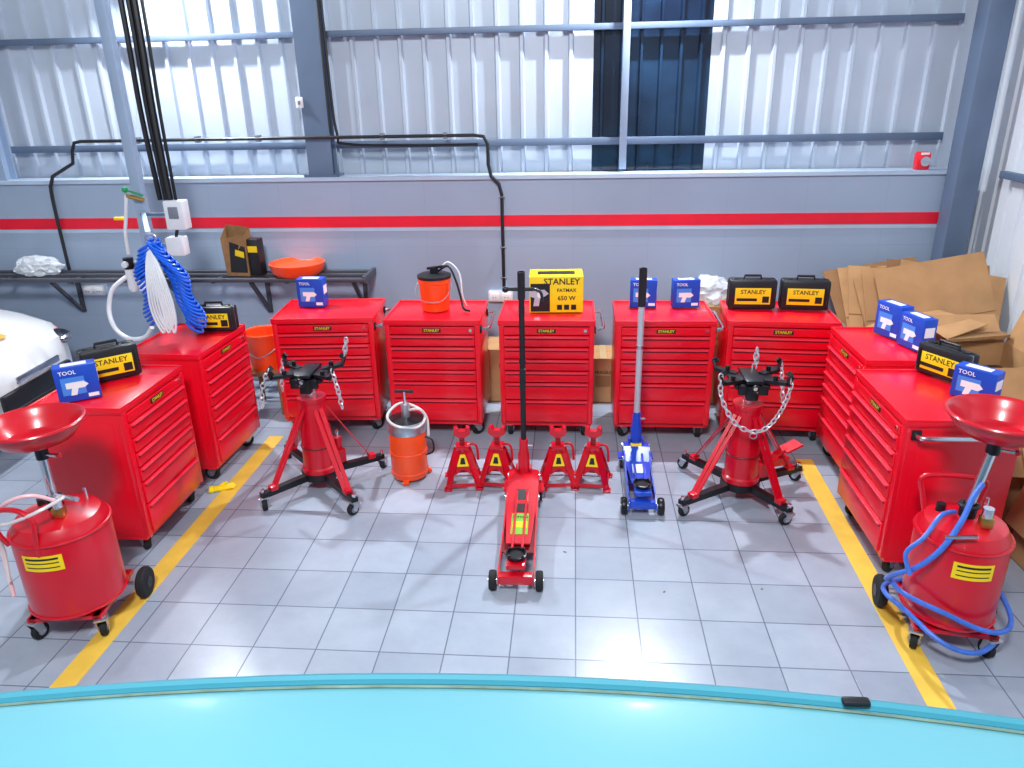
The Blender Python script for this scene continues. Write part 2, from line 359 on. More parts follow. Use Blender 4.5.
# ------------------------------------------------------------------ transmission jack
def trans_jack(loc,rz,feet,pedal):
    b=B('transmission_jack')
    b.cyl((0,0,.075),(0,0,.12),.12,BLACKS,n=28)
    b.lathe([(.0,.11),(.112,.11),(.112,.15),(.102,.16),(.094,.42),(.082,.45),(.078,.60),(.088,.605),(.088,.63),(.0,.63)],REDJ,n=28)
    b.torus((0,0,.30),.099,.006,REDD);b.cyl((0,0,.62),(0,0,.72),.035,CHR)
    b.cyl((0,0,.70),(0,0,.735),.05,BLACKS)
    for fx,fy in feet:
        v=Vector((fx,fy,0));d=v.normalized();n=Vector((-d.y,d.x,0))
        b.sq(d*.06+Vector((0,0,.095)),v*1.0+Vector((0,0,.095)),.045,.045,BLACKS,w2=.04,h2=.035)
        e=v*.97
        caster(b,e.x,e.y,.085,.038,.03,yaw=random.uniform(0,360))
        b.cyl(e+Vector((0,0,.11)),e+Vector((0,0,.135)),.012,CHR,n=10)
        for q in(-1,1):
            b.sq(v*.80+n*.014*q+Vector((0,0,.11)),d*.075+n*.02*q+Vector((0,0,.56)),.008,.026,REDJ,up=n)
        b.box((v*.80+Vector((0,0,.12))),(.05,.05,.03),REDJ,.004,(0,0,math.degrees(math.atan2(d.y,d.x))))
    b.box((0,0,.755),(.20,.16,.03),BLACKS,.006)
    b.box((0,0,.785),(.26,.10,.022),BLACKS,.004);b.box((0,0,.80),(.10,.24,.02),BLACKS,.004)
    for sx in(-1,1):
        for sy in(-1,1):
            b.sq((sx*.07,sy*.05,.79),(sx*.18,sy*.12,.80),.05,.02,BLACKS)
            b.sq((sx*.18,sy*.12,.795),(sx*.20,sy*.135,.85),.05,.014,BLACKS,up=(1,0,0),w2=.03)
            b.sq((sx*.195,sy*.13,.845),(sx*.175,sy*.115,.865),.03,.012,BLACKS,up=(0,1,0))
            b.cyl((sx*.12,sy*.085,.78),(sx*.12,sy*.085,.83),.014,BLACKS,n=10)
    b.cyl((-.13,0,.765),(.13,0,.765),.014,CHR,n=10);b.cyl((0,-.14,.77),(0,.12,.77),.012,CHR,n=10)
    b.torus((0,-.15,.77),.022,.006,BLACKS,rot=(90,0,0),n=14)
    for s in(-1,1):b.box((s*.06,-.09,.745),(.05,.03,.06),BLACKS,.005)
    b.box((0,-.07,.72),(.07,.05,.09),BLACKS,.008)
    CL=dict(L=.032,r=.0042,wd=.013)
    if pedal:
        c=[(-.2,-.135,.84),(-.19,-.16,.72),(-.11,-.19,.58),(.0,-.2,.53),(.09,-.19,.57),(.17,-.16,.70),(.2,-.135,.84)]
        b.chain(smooth(c,8),ALU,**CL);b.chain(smooth([(.2,.135,.84),(.23,.15,.70),(.24,.14,.58)],6),ALU,**CL)
        b.torus((-.0,-.2,.505),.02,.004,ZINC,rot=(90,0,0),n=12,k=5)
        b.chain([(.04,.1,.82),(.05,.12,.93),(.06,.12,.82)],ALU,**CL)
    else:
        b.chain(smooth([(.2,-.135,.84),(.225,-.14,.72),(.235,-.13,.60)],6),ALU,**CL);b.chain(smooth([(-.2,-.135,.84),(-.24,-.15,.74),(-.26,-.15,.62)],6),ALU,**CL)
        b.chain([(.2,.135,.86),(.22,.13,.96),(.2,.12,.86)],ALU,**CL);b.chain(smooth([(-.2,.135,.84),(-.235,.14,.7),(-.24,.14,.6)],6),ALU,**CL)
    pa=pedal if pedal else (.10,.12)
    d=Vector((pa[0],pa[1],0)).normalized();n=Vector((-d.y,d.x,0))
    b.sq(d*.08+Vector((0,0,.17)),d*.17+Vector((0,0,.17)),.10,.09,REDJ)
    b.cyl(d*.15+Vector((0,0,.13)),d*.15+Vector((0,0,.29)),.025,REDJ,n=14);b.cyl(d*.15+Vector((0,0,.29)),d*.15+Vector((0,0,.34)),.012,CHR,n=10)
    if pedal:
        b.sq(d*.12+Vector((0,0,.22)),d*.32+Vector((0,0,.27)),.035,.02,REDJ)
        b.sq(d*.29+Vector((0,0,.265)),d*.40+Vector((0,0,.30)),.09,.012,REDJ)
        b.sq(d*.14+n*.05+Vector((0,0,.17)),d*.36+n*.05+Vector((0,0,.17)),.07,.05,REDJ)
    b.done(loc,(0,0,rz))
trans_jack((-1.63,4.24,0),0,[(-.27,-.33),(.33,-.36),(.36,.24),(-.36,.36)],None)
trans_jack((1.05,4.22,0),0,[(-.40,-.28),(.22,-.34),(.42,.20),(-.30,.34)],(.9,.35))
# ------------------------------------------------------------------ floor jacks
def floor_jack(loc,L,W,m,handle_mat,hz,label,pole_r=.017,rz=0,T_top=False,small=False):
    b=B('floor_jack');w=W/2
    for s in(-1,1):
        poly=[(-.03,.035),(-.03,.085),(.05,.105),(L*.45,.115),(L*.75,.175),(L*.93,.175),(L*1.0,.12),(L*1.0,.06),(L*.8,.05),(L*.3,.035)]
        b.prism(poly,.008,m,Matrix(((0,0,1,s*(w-.03)),(1,0,0,0),(0,1,0,0),(0,0,0,1))))
        b.lathe([(.001,-.02),(.03,-.02),(.048,-.018),(.052,-.01),(.052,.01),(.048,.018),(.03,.02),(.001,.02)],RUB if not small else BLACKS,(s*(w-.0),0,.052),24,(0,90,0))
        b.cyl((s*(w-.022),0,.052),(s*(w+.023),0,.052),.022,CHR,n=14)
        caster(b,s*(w-.02),L*.9,.075,.03,.024,yaw=180)
        b.sq((s*(w-.03),L*.84,.085),(s*(w-.03),L*.97,.085),.07,.012,m)
    b.cyl((-w,0,.052),(w,0,.052),.012,CHR,n=12)
    b.box((0,-.015,.075),(W-.07,.05,.05),m,.006)
    b.sq((0,.18,.095),(0,L*.62,.10),W-.07,.006,REDD if not small else BLUED)
    b.sq((0,L*.22,.122),(0,L*.62,.135),W-.11,.008,m,w2=W-.06)
    b.sq((0,L*.62,.135),(0,L*.80,.185),W-.05,.008,m)
    b.box((0,L*.86,.16),(W-.06,L*.18,.04),m,.006)
    for s in(-1,1):b.cyl((s*(w-.026),L*.7,.13),(s*(w-.018),L*.7,.13),.018,CHR,n=12)
    if label:
        b.sq((0,L*.30,.1305),(0,L*.50,.1365),.095,.003,GREENL);b.sq((0,L*.36,.134),(0,L*.42,.136),.08,.003,YEL)
        b.sq((0,L*.52,.137),(0,L*.6,.140),.08,.003,BLACK)
        M=Matrix.Translation((0,L*.46,.1385))@Rr(2,0,0);b.text('3 TON',.03,BLACK,M)
        b.sq((0,L*.64,.145),(0,L*.72,.169),.07,.003,BLACK)
    else:
        b.sq((0,L*.40,.134),(0,L*.56,.139),.08,.003,WHITE);b.box((0,L*.86,.182),(.07,.05,.003),YEL)
    for s in(-1,1):b.sq((s*.03,L*.7,.15),(s*.026,.04,.13),.012,.05,m,h2=.035)
    b.box((0,.05,.135),(.10,.13,.03),m,.008)
    b.lathe([(.0,.145),(.03,.145),(.034,.155),(.052,.158),(.056,.176),(.048,.178),(.044,.166),(.0,.166)],BLACKS,(0,.06,0),24)
    for a in range(4):b.box((.05*math.cos(a*math.pi/2+.78),.06+.05*math.sin(a*math.pi/2+.78),.181),(.014,.014,.012),BLACKS,.002)
    hy=L*.93
    b.cyl((-w+.02,hy,.15),(w-.02,hy,.15),.018,CHR,n=12)
    for s in(-1,1):b.box((s*.045,hy,.17),(.012,.06,.09),m,.004)
    b.lathe([(.001,.12),(.036,.12),(.036,.30),(.028,.32),(.026,.40),(.001,.40)],m,(0,hy,0),18)
    b.cyl((.02,hy,.35),(.055,hy,.35),.008,CHR,n=10)
    b.cyl((0,hy,.38),(0,hy,hz),pole_r,handle_mat,n=14)
    b.cyl((0,hy,hz-.24 if small else hz-.16),(0,hy,hz),pole_r+.005,BLACK,n=14)
    b.cyl((0,hy,hz*.62),(0,hy,hz*.62+.02),pole_r+.004,CHR if small else BLACK,n=14)
    if T_top:
        b.cyl((-.09,hy-.005,hz-.10),(.07,hy-.005,hz-.10),.011,BLACK,n=10);b.tube(smooth([(.07,hy,hz-.10),(.11,hy,hz-.12),(.12,hy-.01,hz-.17)],4),.009,BLACK)
        b.sphere((-.09,hy-.005,hz-.10),.02,BLACK,12)
        b.box((0,hy,hz*.55),(.036,.036,.14),BLACK,.004)
    b.done(loc,(0,0,rz))
floor_jack((-.275,3.20,0),1.02,.24,REDJ,BLACK,1.44,True,.017,rz=1,T_top=True)
floor_jack((.43,3.97,0),.66,.22,BLUEJ,ALU,1.36,False,.02,rz=0,small=True)
# ------------------------------------------------------------------ jack stands
def jack_stand(loc,rz):
    b=B('jack_stand');s=.10;h=.25
    for sx in(-1,1):
        for sy in(-1,1):
            b.sq((sx*s,sy*s,.012),(sx*.032,sy*.032,h),.040,.008,REDJ,up=(sx,sy,0),w2=.055)
            b.box((sx*s,sy*s,.006),(.05,.05,.012),REDJ,.003)
    for a in range(4):
        old=b.M;b.M=Rr(0,0,90*a)
        v=[(-.035,-.035,h),(.035,-.035,h),(.068,-.070,.12),(.05,-.075,.09),(.0,-.066,.13),(-.05,-.075,.09),(-.068,-.070,.12)]
        b.add(v+[(x,y+.006,z) for x,y,z in v],[tuple(range(7)),tuple(range(13,6,-1))]+[(i,(i+1)%7,7+(i+1)%7,7+i) for i in range(7)],REDJ)
        b.sq((-s,-s,.03),(s,-s,.03),.008,.022,REDJ)
        b.M=old
    b.add([(-.03,-.047,.225),(.03,-.047,.225),(.05,-.070,.15),(-.05,-.070,.15)],[(0,1,2,3)],YEL)
    b.add([(-.010,-.056,.205),(.010,-.056,.205),(.018,-.068,.165),(-.018,-.068,.165)],[(0,1,2,3)],BLACK)
    b.box((0,0,h+.01),(.085,.085,.03),REDJ,.004)
    b.box((0,0,.28),(.034,.026,.12),REDJ,.003)
    for i in range(5):b.box((.0,-.014,.27+i*.014),(.03,.006,.006),REDD)
    b.prism([(-.055,0),(-.05,.04),(-.03,.045),(-.02,.02),(.02,.02),(.03,.045),(.05,.04),(.055,0),(.02,-.025),(-.02,-.025)],.045,REDJ,T(0,0,.355)@FY)
    b.tube(smooth([(.03,0,.27),(.075,-.01,.28),(.095,-.015,.25),(.10,-.02,.17)],4),.008,REDJ)
    b.cyl((-.05,0,.265),(.05,0,.265),.009,CHR,n=10)
    b.done(loc,(0,0,rz))
for x,y,r in((-.70,4.31,8),(-.475,4.33,-5),(-.085,4.34,6),(.14,4.34,-6)):jack_stand((x,y,0),r)
# ------------------------------------------------------------------ waste oil drainer
BRASS=mat('brass',(190,150,80),.3,.9);BLUEH2=mat('blue_braided_hose',(60,110,205),.4,0,.15,30)
def drainer(loc,rz,hose,fz=0,R=.205,fo=(0,0)):
    b=B('oil_drainer')
    b.lathe([(0,.13),(R*.8,.13),(R,.16),(R,.54),(R-.008,.565),(R*.85,.60),(R*.4,.625),(0,.63)],REDJ,n=40)
    b.torus((0,0,.16),R,.008,REDJ,n=36,k=6);b.torus((0,0,.545),R,.008,REDJ,n=36,k=6)
    for sx in(-1,1):
        b.sq((sx*.15,-.17,.125),(sx*.15,.20,.125),.04,.02,REDJ)
        caster(b,sx*.155,-.15,.115,.042,.03,yaw=20*sx)
        b.lathe([(.001,-.022),(.04,-.022),(.072,-.02),(.08,-.01),(.08,.01),(.072,.02),(.04,.022),(.001,.022)],RUB,(sx*.235,.16,.08),24,(0,90,0))
        b.cyl((sx*.21,.16,.08),(sx*.26,.16,.08),.03,BLACKS,n=16)
    b.cyl((-.25,.16,.08),(.25,.16,.08),.01,ZINC,n=10)
    b.box((0,.16,.11),(.32,.04,.05),REDJ,.004);b.sq((-.16,-.15,.125),(.16,-.15,.125),.04,.02,REDJ)
    vs=[];n=10;a0,a1=(-.42,.42)
    for i in range(n+1):
        a=a0+(a1-a0)*i/n
        for z in(.42,.50):vs.append(((R+.003)*math.sin(a),-(R+.003)*math.cos(a),z))
    b.add(vs,[(2*i,2*i+2,2*i+3,2*i+1) for i in range(n)],YEL)
    for row,zz in enumerate((.478,.46,.437)):
        vs=[];
        for i in range(n+1):
            a=-.34+(.68)*i/n
            for z in(zz,zz+(.010 if row==0 else .005)):vs.append(((R+.0045)*math.sin(a),-(R+.0045)*math.cos(a),z))
        b.add(vs,[(2*i,2*i+2,2*i+3,2*i+1) for i in range(n)],BLACK)
    b.cyl((0,0,.625),(0,0,.68),.035,BLACKS);b.torus((0,0,.68),.034,.01,BLACK,n=18)
    ax,ay=fo
    b.cyl((0,0,.67),(ax,ay,.93+fz),.021,CHR,n=16)
    old=b.M;b.M=T(ax,ay,fz)
    b.cyl((0,0,.89),(0,0,.96),.028,BLACKS,n=16);b.cyl((0,0,.91),(.075,-.02,.91),.009,CHR,n=10);b.sphere((.085,-.022,.91),.014,REDJ,10)
    b.lathe([(.03,.95),(.05,.955),(.15,.99),(.185,1.035),(.192,1.06),(.206,1.065),(.208,1.075),(.198,1.078),(.184,1.065),(.172,1.03),(.14,.985),(.05,.962),(.0,.958)],REDJ,n=48)
    b.torus((0,0,1.07),.203,.009,REDJ,n=44,k=8)
    b.lathe([(.0,.968),(.04,.968),(.045,.962)],BLACKS,n=20)
    for i in range(8):b.cyl((.012*math.cos(i*.785),.012*math.sin(i*.785),.97),(.038*math.cos(i*.785),.038*math.sin(i*.785),.97),.003,CHR,n=6)
    b.M=old
    b.box((.05,-.07,.645),(.05,.05,.05),BRASS,.008);b.cyl((.05,-.07,.66),(.05,-.07,.71),.022,CHR)
    b.cyl((-.09,.05,.61),(-.09,.05,.65),.02,BLACKS);b.cyl((.10,.08,.60),(.10,.08,.68),.008,CHR,n=8)
    b.tube(smooth([(-.17,-.13,.52),(-.19,-.15,.60),(-.17,-.15,.70),(-.06,-.18,.72),(-.0,-.195,.67),(.0,-.205,.58),(0,-.205,.5)],6) if not hose else smooth([(.10,.16,.5),(.12,.20,.60),(.12,.21,.70),(-.12,.21,.70),(-.12,.20,.60),(-.10,.16,.5)],6),.012,REDJ,10)
    if hose:
        p=[(.02,-.03,.80),(-.03,-.09,.76),(-.08,-.16,.68),(-.15,-.20,.56),(-.22,-.18,.45),(-.26,-.10,.36),(-.27,.0,.26)]
        for i in range(34):
            a=math.pi+ i/12*math.pi*1.0;r=.245+.018*math.sin(i*.9)
            p.append((r*math.cos(a),r*math.sin(a)*.98,.26-.0045*i+.03*math.sin(i*.55)))
        p=[(x,y,max(z,.035)) for x,y,z in p]
        b.tube(smooth(p,4),.0115,BLUEH2,8)
        q=[(-.05,.0,.64),(-.13,-.08,.66),(-.20,-.14,.58),(-.26,-.15,.50),(-.24,-.19,.42)]
        b.tube(smooth(q,6),.010,BLUEH2,8)
        b.cyl((-.02,-.195,.64),(-.14,-.19,.62),.008,CHR,n=8)
    else:
        p=[(.05,-.07,.70),(-.02,-.12,.76),(-.12,-.14,.74),(-.22,-.10,.64),(-.26,-.05,.5),(-.27,-.05,.35),(-.24,-.1,.22)]
        b.tube(smooth(p,6),.009,PINKH,8)
        b.tube(smooth([(.05,-.05,.71),(.1,-.1,.73),(.02,-.19,.71),(-.1,-.18,.66),(-.22,-.12,.60),(-.25,-.06,.45),(-.24,-.1,.3)],6),.008,HOSEC,8)
        b.cyl((.02,-.02,.70),(.16,-.10,.72),.012,CHR,n=10)
    b.done(loc,(0,0,rz))
drainer((-2.385,2.86,0),8,False,-.015,.21,(-.01,.02))
drainer((1.725,2.98,0),-8,True,.035,.19,(.05,.02))
# ------------------------------------------------------------------ greaser drum
b=B('grease_pump_drum')
b.lathe([(0,.02),(.115,.02),(.12,.03),(.12,.36),(.115,.37),(0,.37)],ORG,n=32)
for z in(.06,.20,.345):b.torus((0,0,z),.12,.005,ORG,n=28,k=6)
b.lathe([(.124,.34),(.127,.35),(.127,.40),(.118,.42)],ZINC,n=32);b.lathe([(.118,.42),(.05,.435),(0,.435)],BLACKS,n=32)
b.cyl((0,0,.43),(0,0,.52),.028,ZINC);b.cyl((0,0,.5),(0,0,.61),.012,CHR,n=10);b.cyl((-.06,0,.61),(.06,0,.61),.010,BLACK,n=10)
b.tube(smooth([(.02,0,.48),(.10,-.03,.50),(.13,-.02,.44),(.09,-.09,.40),(-.04,-.12,.42),(-.11,-.05,.46),(-.05,.06,.50),(.07,.04,.48),(.13,.02,.42),(.14,.0,.3)],6),.009,HOSEC,8)
for a in range(3):
    c=Vector((.13*math.cos(a*2.1+.5),.13*math.sin(a*2.1+.5),.0));b.sq(c*.8+Vector((0,0,.025)),c*1.1+Vector((0,0,.01)),.04,.02,ORG)
b.tube(smooth([(.12,-.02,.3),(.165,-.02,.28),(.17,-.02,.2),(.12,-.02,.17)],4),.006,BLACK)
b.done((-1.07,4.38,0))
# ------------------------------------------------------------------ bucket on cabinet
b=B('grease_bucket')
b.lathe([(0,0),(.098,0),(.102,.01),(.114,.20),(.119,.205),(.119,.235),(0,.235)],ORG,n=32)
b.lathe([(0,.235),(.122,.235),(.124,.255),(.10,.265),(0,.268)],BLACK,n=32)
b.cyl((0,0,.26),(0,0,.31),.03,BLACKS);b.sq((-.05,0,.30),(.1,0,.32),.02,.015,BLACKS)
b.tube(smooth([(.03,0,.28),(.11,-.02,.32),(.16,-.03,.22),(.19,-.03,.10),(.21,-.05,.02),(.26,-.10,.012)],6),.008,BLACK)
b.tube(smooth([(.03,.02,.28),(.1,.03,.34),(.18,.02,.26),(.2,.0,.1),(.22,.05,.01)],6),.006,WHITEP)
b.tube(smooth([(-.12,0,.2),(-.13,-.08,.14),(-.06,-.13,.09),(.06,-.13,.09),(.12,-.06,.15),(.12,0,.2)],5),.003,ZINC)
b.done((-1.0,5.27,.905))
# ------------------------------------------------------------------ boxes on cabinets
mat_blue2=mat('blue_print_light',(70,140,230),.5)
def blue_box(loc,rz,w=.19,d=.085,h=.2):
    b=B('boxed_power_tool');b.box((0,0,h/2),(w,d,h),BLUEB,.002)
    b.box((-w*.1,-d/2-.001,h*.45),(w*.55,.002,h*.5),mat_blue2,.0)
    b.text('TOOL',.03,WHITE,T(-w*.18,-d/2-.003,h*.84)@FY)
    b.prism([(-.055,.02),(.03,.02),(.05,.0),(.03,-.015),(-.0,-.015),(-.012,-.05),(-.04,-.05),(-.03,-.012),(-.055,-.012)],.003,WHITE,T(0,-d/2-.002,h*.45)@FY)
    b.box((w*.32,-d/2-.002,h*.12),(w*.25,.002,h*.1),WHITE);b.box((0,0,h+.001),(w*.6,d*.5,.002),WHITE)
    b.box((w/2+.001,0,h*.6),(.002,d*.7,h*.3),WHITE)
    b.done(loc,(0,0,rz))
def case(loc,rz,w=.33,d=.11,h=.21):
    b=B('tool_case');b.box((0,-d*.25,h/2),(w,d*.5,h),BLACK,.018);b.box((0,d*.25,h/2),(w,d*.5,h),BLACK,.018)
    b.box((0,0,h/2),(w-.012,.008,h-.012),GREYP,.003)
    for i in(-1,1):
        b.box((i*w*.33,-d*.0,h-.006),(.035,.04,.02),BLACKS,.004)
        b.box((i*w*.43,-d*.5-.0,h*.5),(.012,.01,h*.7),BLACK,.004)
    b.tube([(-.06,0,h-.01),(-.055,0,h+.022),(.055,0,h+.022),(.06,0,h-.01)],.009,BLACK,8)
    b.box((0,-d/2-.003,h*.46),(w*.74,.004,h*.56),YEL,.001)
    b.text('STANLEY',.042,BLACK,T(0,-d/2-.006,h*.60)@FY)
    b.box((-.04,-d/2-.006,h*.34),(.14,.002,.02),BLACK);b.box((w*.27,-d/2-.006,h*.35),(.045,.002,.045),BLACK)
    b.done(loc,(0,0,rz))
blue_box((-1.95,5.36,.905),0,.2,.1,.21)
blue_box((.51,5.36,.905),-4);blue_box((.81,5.36,.905),5)
case((1.27,5.33,.905),-2);case((1.63,5.31,.905),-6)
blue_box((-2.62,3.52,.905),35,.2,.09,.19);case((-2.62,3.82,.905),42,.30,.11,.19)
case((-2.42,4.74,.905),4,.28,.1,.17)
blue_box((2.0,4.68,.905),-68,.2,.09,.21);blue_box((2.05,4.45,.905),-74,.2,.09,.2)
case((2.0,3.95,.905),-62,.3,.1,.17);blue_box((2.02,3.66,.905),-50,.2,.09,.16)
b=B('boxed_power_tool');w,d,h=.38,.24,.26
b.box((0,0,h/2),(w,d,h),YEL,.003)
b.box((-w*.30,-d/2-.001,h*.42),(w*.36,.003,h*.78),BLACK)
b.text('STANLEY',.062,BLACK,T(w*.10,-d/2-.003,h*.86)@FY)
b.text('FATMAX',.035,BLACK,T(w*.19,-d/2-.003,h*.62)@FY)
b.text('650 W',.045,BLACK,T(w*.19,-d/2-.003,h*.40)@FY)
b.prism([(-.07,.05),(.03,.06),(.06,.03),(.03,.01),(0,0),(-.01,-.06),(-.05,-.06),(-.04,0),(-.075,.01)],.004,ALU,T(-w*.30,-d/2-.004,h*.42)@FY)
b.cyl((-w*.30,-d/2-.004,h*.5),(-w*.30,-d/2-.008,h*.5),.022,WHITE,n=16)
for i in range(3):b.box((w*.06+i*.05,-d/2-.002,h*.15),(.036,.003,.036),BLACK)
b.box((w/2+.001,0,h*.5),(.002,d*.6,h*.6),BLACK);b.box((0,0,h+.001),(w*.7,d*.4,.002),BLACK)
b.done((-.12,5.30,.905),(0,0,2))
def crumple(name,c,r,m,sc,seed):
    bm=bmesh.new();bmesh.ops.create_icosphere(bm,subdivisions=4,radius=1)
    from mathutils import noise
    for v in bm.verts:
        p=v.co.copy();k=1+.35*noise.noise(p*2.3+Vector((seed,0,0)))+.22*abs(noise.noise(p*6+Vector((0,seed,0))))+.08*noise.noise(p*14)
        v.co=p*k;v.co.x*=sc[0]*r;v.co.y*=sc[1]*r;v.co.z*=sc[2]*r;v.co.z=max(v.co.z,-r*sc[2]*.6)
    zmin=min(v.co.z for v in bm.verts)
    bm.verts.index_update();b=B(name)
    b.add([v.co-Vector((0,0,zmin)) for v in bm.verts],[tuple(v.index for v in f.verts) for f in bm.faces],m);bm.free()
    b.done(c,sharp=18)
crumple('plastic_bag',(-4.50,5.92,1.016),.12,BAG,(1.5,.9,.75),3)
crumple('plastic_bag',(1.06,5.82,.82),.14,BAG,(1.2,.85,.8),5)
b=B('paper_bag')
v=[(-.1,-.06,0),(.1,-.06,0),(.1,.06,0),(-.1,.06,0),(-.12,-.05,.3),(.11,-.07,.34),(.10,.04,.38),(-.11,.05,.4)]
b.add(v,[(0,1,2,3),(0,1,5,4),(1,2,6,5),(2,3,7,6),(3,0,4,7)],BAGB)
b.add([(-.06,-.064,.03),(.09,-.064,.03),(.095,-.069,.24),(-.04,-.062,.28)],[(0,1,2,3)],BLACK);b.add([(.0,-.068,.17),(.08,-.070,.15),(.085,-.073,.2),(.01,-.07,.22)],[(0,1,2,3)],YEL)
b.box((.15,.0,.15),(.10,.1,.30),BLACK,.01);b.box((.15,-.052,.22),(.08,.004,.05),YEL)
b.done((-2.72,5.9,1.016),(0,0,-6))
b=B('orange_basin');b.lathe([(0,.02),(.17,.02),(.20,.04),(.215,.10),(.225,.10),(.22,.085),(.205,.03),(.17,.0),(0,0)][::-1],ORG,n=36)
b.lathe([(.215,.1),(.19,.075),(.1,.07),(0,.07)],ORG,n=36);b.done((-2.25,5.91,1.016))
# ------------------------------------------------------------------ hose drop pole
b=B('air_line_post');px=-3.06
b.box((px,5.2,2.45),(.07,.07,4.88),STEELL,.006);b.box((px,5.2,.01),(.16,.16,.02),STEEL)
b.sq((px,5.2,1.64),(-2.64,4.5,1.60),.03,.03,STEELL)
for i,(dx,r) in enumerate(((.15,.018),(.20,.016),(.24,.022),(.29,.012))):
    b.tube(smooth([(px+dx,5.17,4.9),(px+dx,5.17,3),(px+dx*.95,5.17,2.3),(px+.05+dx*.8,5.16,1.72)],5),r,BLACKS if i!=2 else BLACK)
b.box((-2.78,5.15,1.62),(.14,.1,.2),WHITEP,.01);b.box((-2.78,5.095,1.64),(.07,.01,.08),GREYP,.004)
b.box((-2.82,5.15,1.40),(.13,.09,.13),WHITEP,.01);b.tube([(-2.8,5.15,1.52),(-2.82,5.15,1.46)],.012,BLACK)
b.sq((px,5.17,1.62),(-2.78,5.17,1.62),.02,.02,STEEL);b.sq((px,5.17,1.4),(-2.82,5.17,1.4),.02,.02,STEEL)
GRV=mat('green_valve',(30,150,90),.4)
b.sphere((-3.1,5.1,1.80),.022,GRV,10);b.sq((-3.1,5.1,1.80),(-2.98,5.1,1.76),.02,.01,GRV);b.cyl((-3.1,5.1,1.76),(-3.0,5.15,1.72),.014,BRASS,n=10)
b.box((-3.19,5.12,1.60),(.08,.03,.02),YEL,.004)
b.tube(smooth([(-3.1,5.1,1.76),(-3.13,5.1,1.62),(-3.16,5.1,1.5),(-3.17,5.1,1.35)],5),.012,WHITEP)
b.cyl((-3.17,5.08,1.25),(-3.17,5.08,1.33),.035,BLACKS);b.lathe([(0,1.08),(.02,1.085),(.034,1.11),(.036,1.25),(0,1.25)],WHITEP,(-3.17,5.08,0),18)
b.cyl((-3.09,5.06,1.18),(-3.09,5.06,1.28),.03,BLACKS);b.cyl((-3.17,5.04,1.29),(-3.17,5.02,1.29),.022,WHITEP);b.cyl((-3.09,5.06,1.10),(-3.09,5.06,1.18),.025,WHITEP)
b.box((-3.12,5.13,1.27),(.16,.08,.05),ZINC,.006)
b.tube(smooth([(-3.19,5.06,1.2),(-3.28,5.0,1.12),(-3.31,4.95,.98),(-3.26,4.9,.86),(-3.16,4.88,.79),(-3.04,4.88,.80),(-2.96,4.86,.88)],6),.016,WHITEP,10)
b.done()
b=B('coiled_air_hose')
for k,(dx,ph,ln) in enumerate(((-.125,0,.50),(-.07,1.,.56),(.085,2.,.56),(.14,.5,.50))):
    p=[];turns=19
    for i in range(turns*10+1):
        a=2*math.pi*i/10+ph;t=i/(turns*10)
        z=1.55-ln*t;r=.042+.010*math.sin(t*9+k*2)
        sp=math.sin(min(1,t*1.3+.12)*math.pi*.56)
        p.append((-2.61+.08*t+dx*sp+r*math.cos(a)+.012*math.sin(t*13+k),4.45+(.03 if k in(1,2) else -.01)+r*math.sin(a),z+.030*math.cos(a)*(1 if k<2 else -1)))
    b.tube(p,.0085,BLUEH,6)
for k in range(7):
    x=-2.575+(k-3)*.012
    b.tube(smooth([(-2.61,4.42,1.54),(x-.015,4.37,1.38),(x-.01+(k-3)*.006,4.365,1.15),(x+.025,4.36,1.0+.02*(k%3)),(x+.05,4.365,1.12),(x+.02,4.37,1.35),(-2.605,4.42,1.54)],5),.0075,WHITEP,6)
b.torus((-2.61,4.46,1.58),.03,.008,ZINC,rot=(90,0,20),n=14)
b.done()
# ------------------------------------------------------------------ cartons
mat_tape=mat('packing_tape',(190,165,120),.3)
def carton(loc,size,rz,flaps=True,ang=(110,130,95,120)):
    b=B('cardboard_box');w,d,h=size;t=.006
    b.box((0,0,t/2),(w,d,t),CARDD)
    for s in(-1,1):
        b.box((s*(w/2-t/2),0,h/2),(t,d,h),CARD);b.box((0,s*(d/2-t/2),h/2),(w,t,h),CARD)
    if flaps:
        for i,(s,ax) in enumerate(((-1,0),(1,0),(-1,1),(1,1))):
            a=rad(ang[i]-90)
            if ax==0:
                e=Vector((s*w/2,0,h));dv=Vector((s*math.cos(a),0,-math.sin(a)));b.sq(e,e+dv*w*.45,d*.98,t,CARD,up=(0,0,1))
            else:
                e=Vector((0,s*d/2,h));dv=Vector((0,s*math.cos(a),-math.sin(a)));b.sq(e,e+dv*d*.45,w*.98,t,CARD,up=(0,0,1))
        b.box((.03,0,h*.45),(w*.7,d*.7,h*.75),BLACK,.02);b.box((-.05,-.05,h*.84),(w*.4,d*.4,.06),GREYP,.015)
    else:
        b.box((0,-d*.25,h),(w,d*.49,t),CARD);b.box((0,d*.25,h),(w,d*.49,t),CARD);b.box((0,0,h+.004),(.05,d,.002),mat_tape)
    b.box((0,-d/2-.001,h*.5),(w*.4,.002,h*.25),CARDD)
    b.text('FRAGILE',min(w,.5)*.12,BLACK,T(0,-d/2-.003,h*.7)@FY)
    b.done(loc,(0,0,rz))
carton((2.66,4.80,0),(.54,.50,.74),3,True,ang=(35,18,150,50))
carton((2.62,4.07,0),(.56,.48,.60),-3,True,ang=(150,22,140,35))
carton((2.64,3.42,0),(.54,.46,.45),2,True,ang=(165,25,160,35))
carton((2.45,5.64,0),(.55,.40,.56),0,False)
carton((1.06,5.84,0),(.40,.34,.81),0,False)
carton((-1.22,5.84,0),(.40,.34,.55),0,False);carton((-.5,5.84,0),(.40,.34,.45),0,False);carton((.25,5.84,0),(.3,.34,.38),0,False)
b=B('flattened_cardboard_stack')
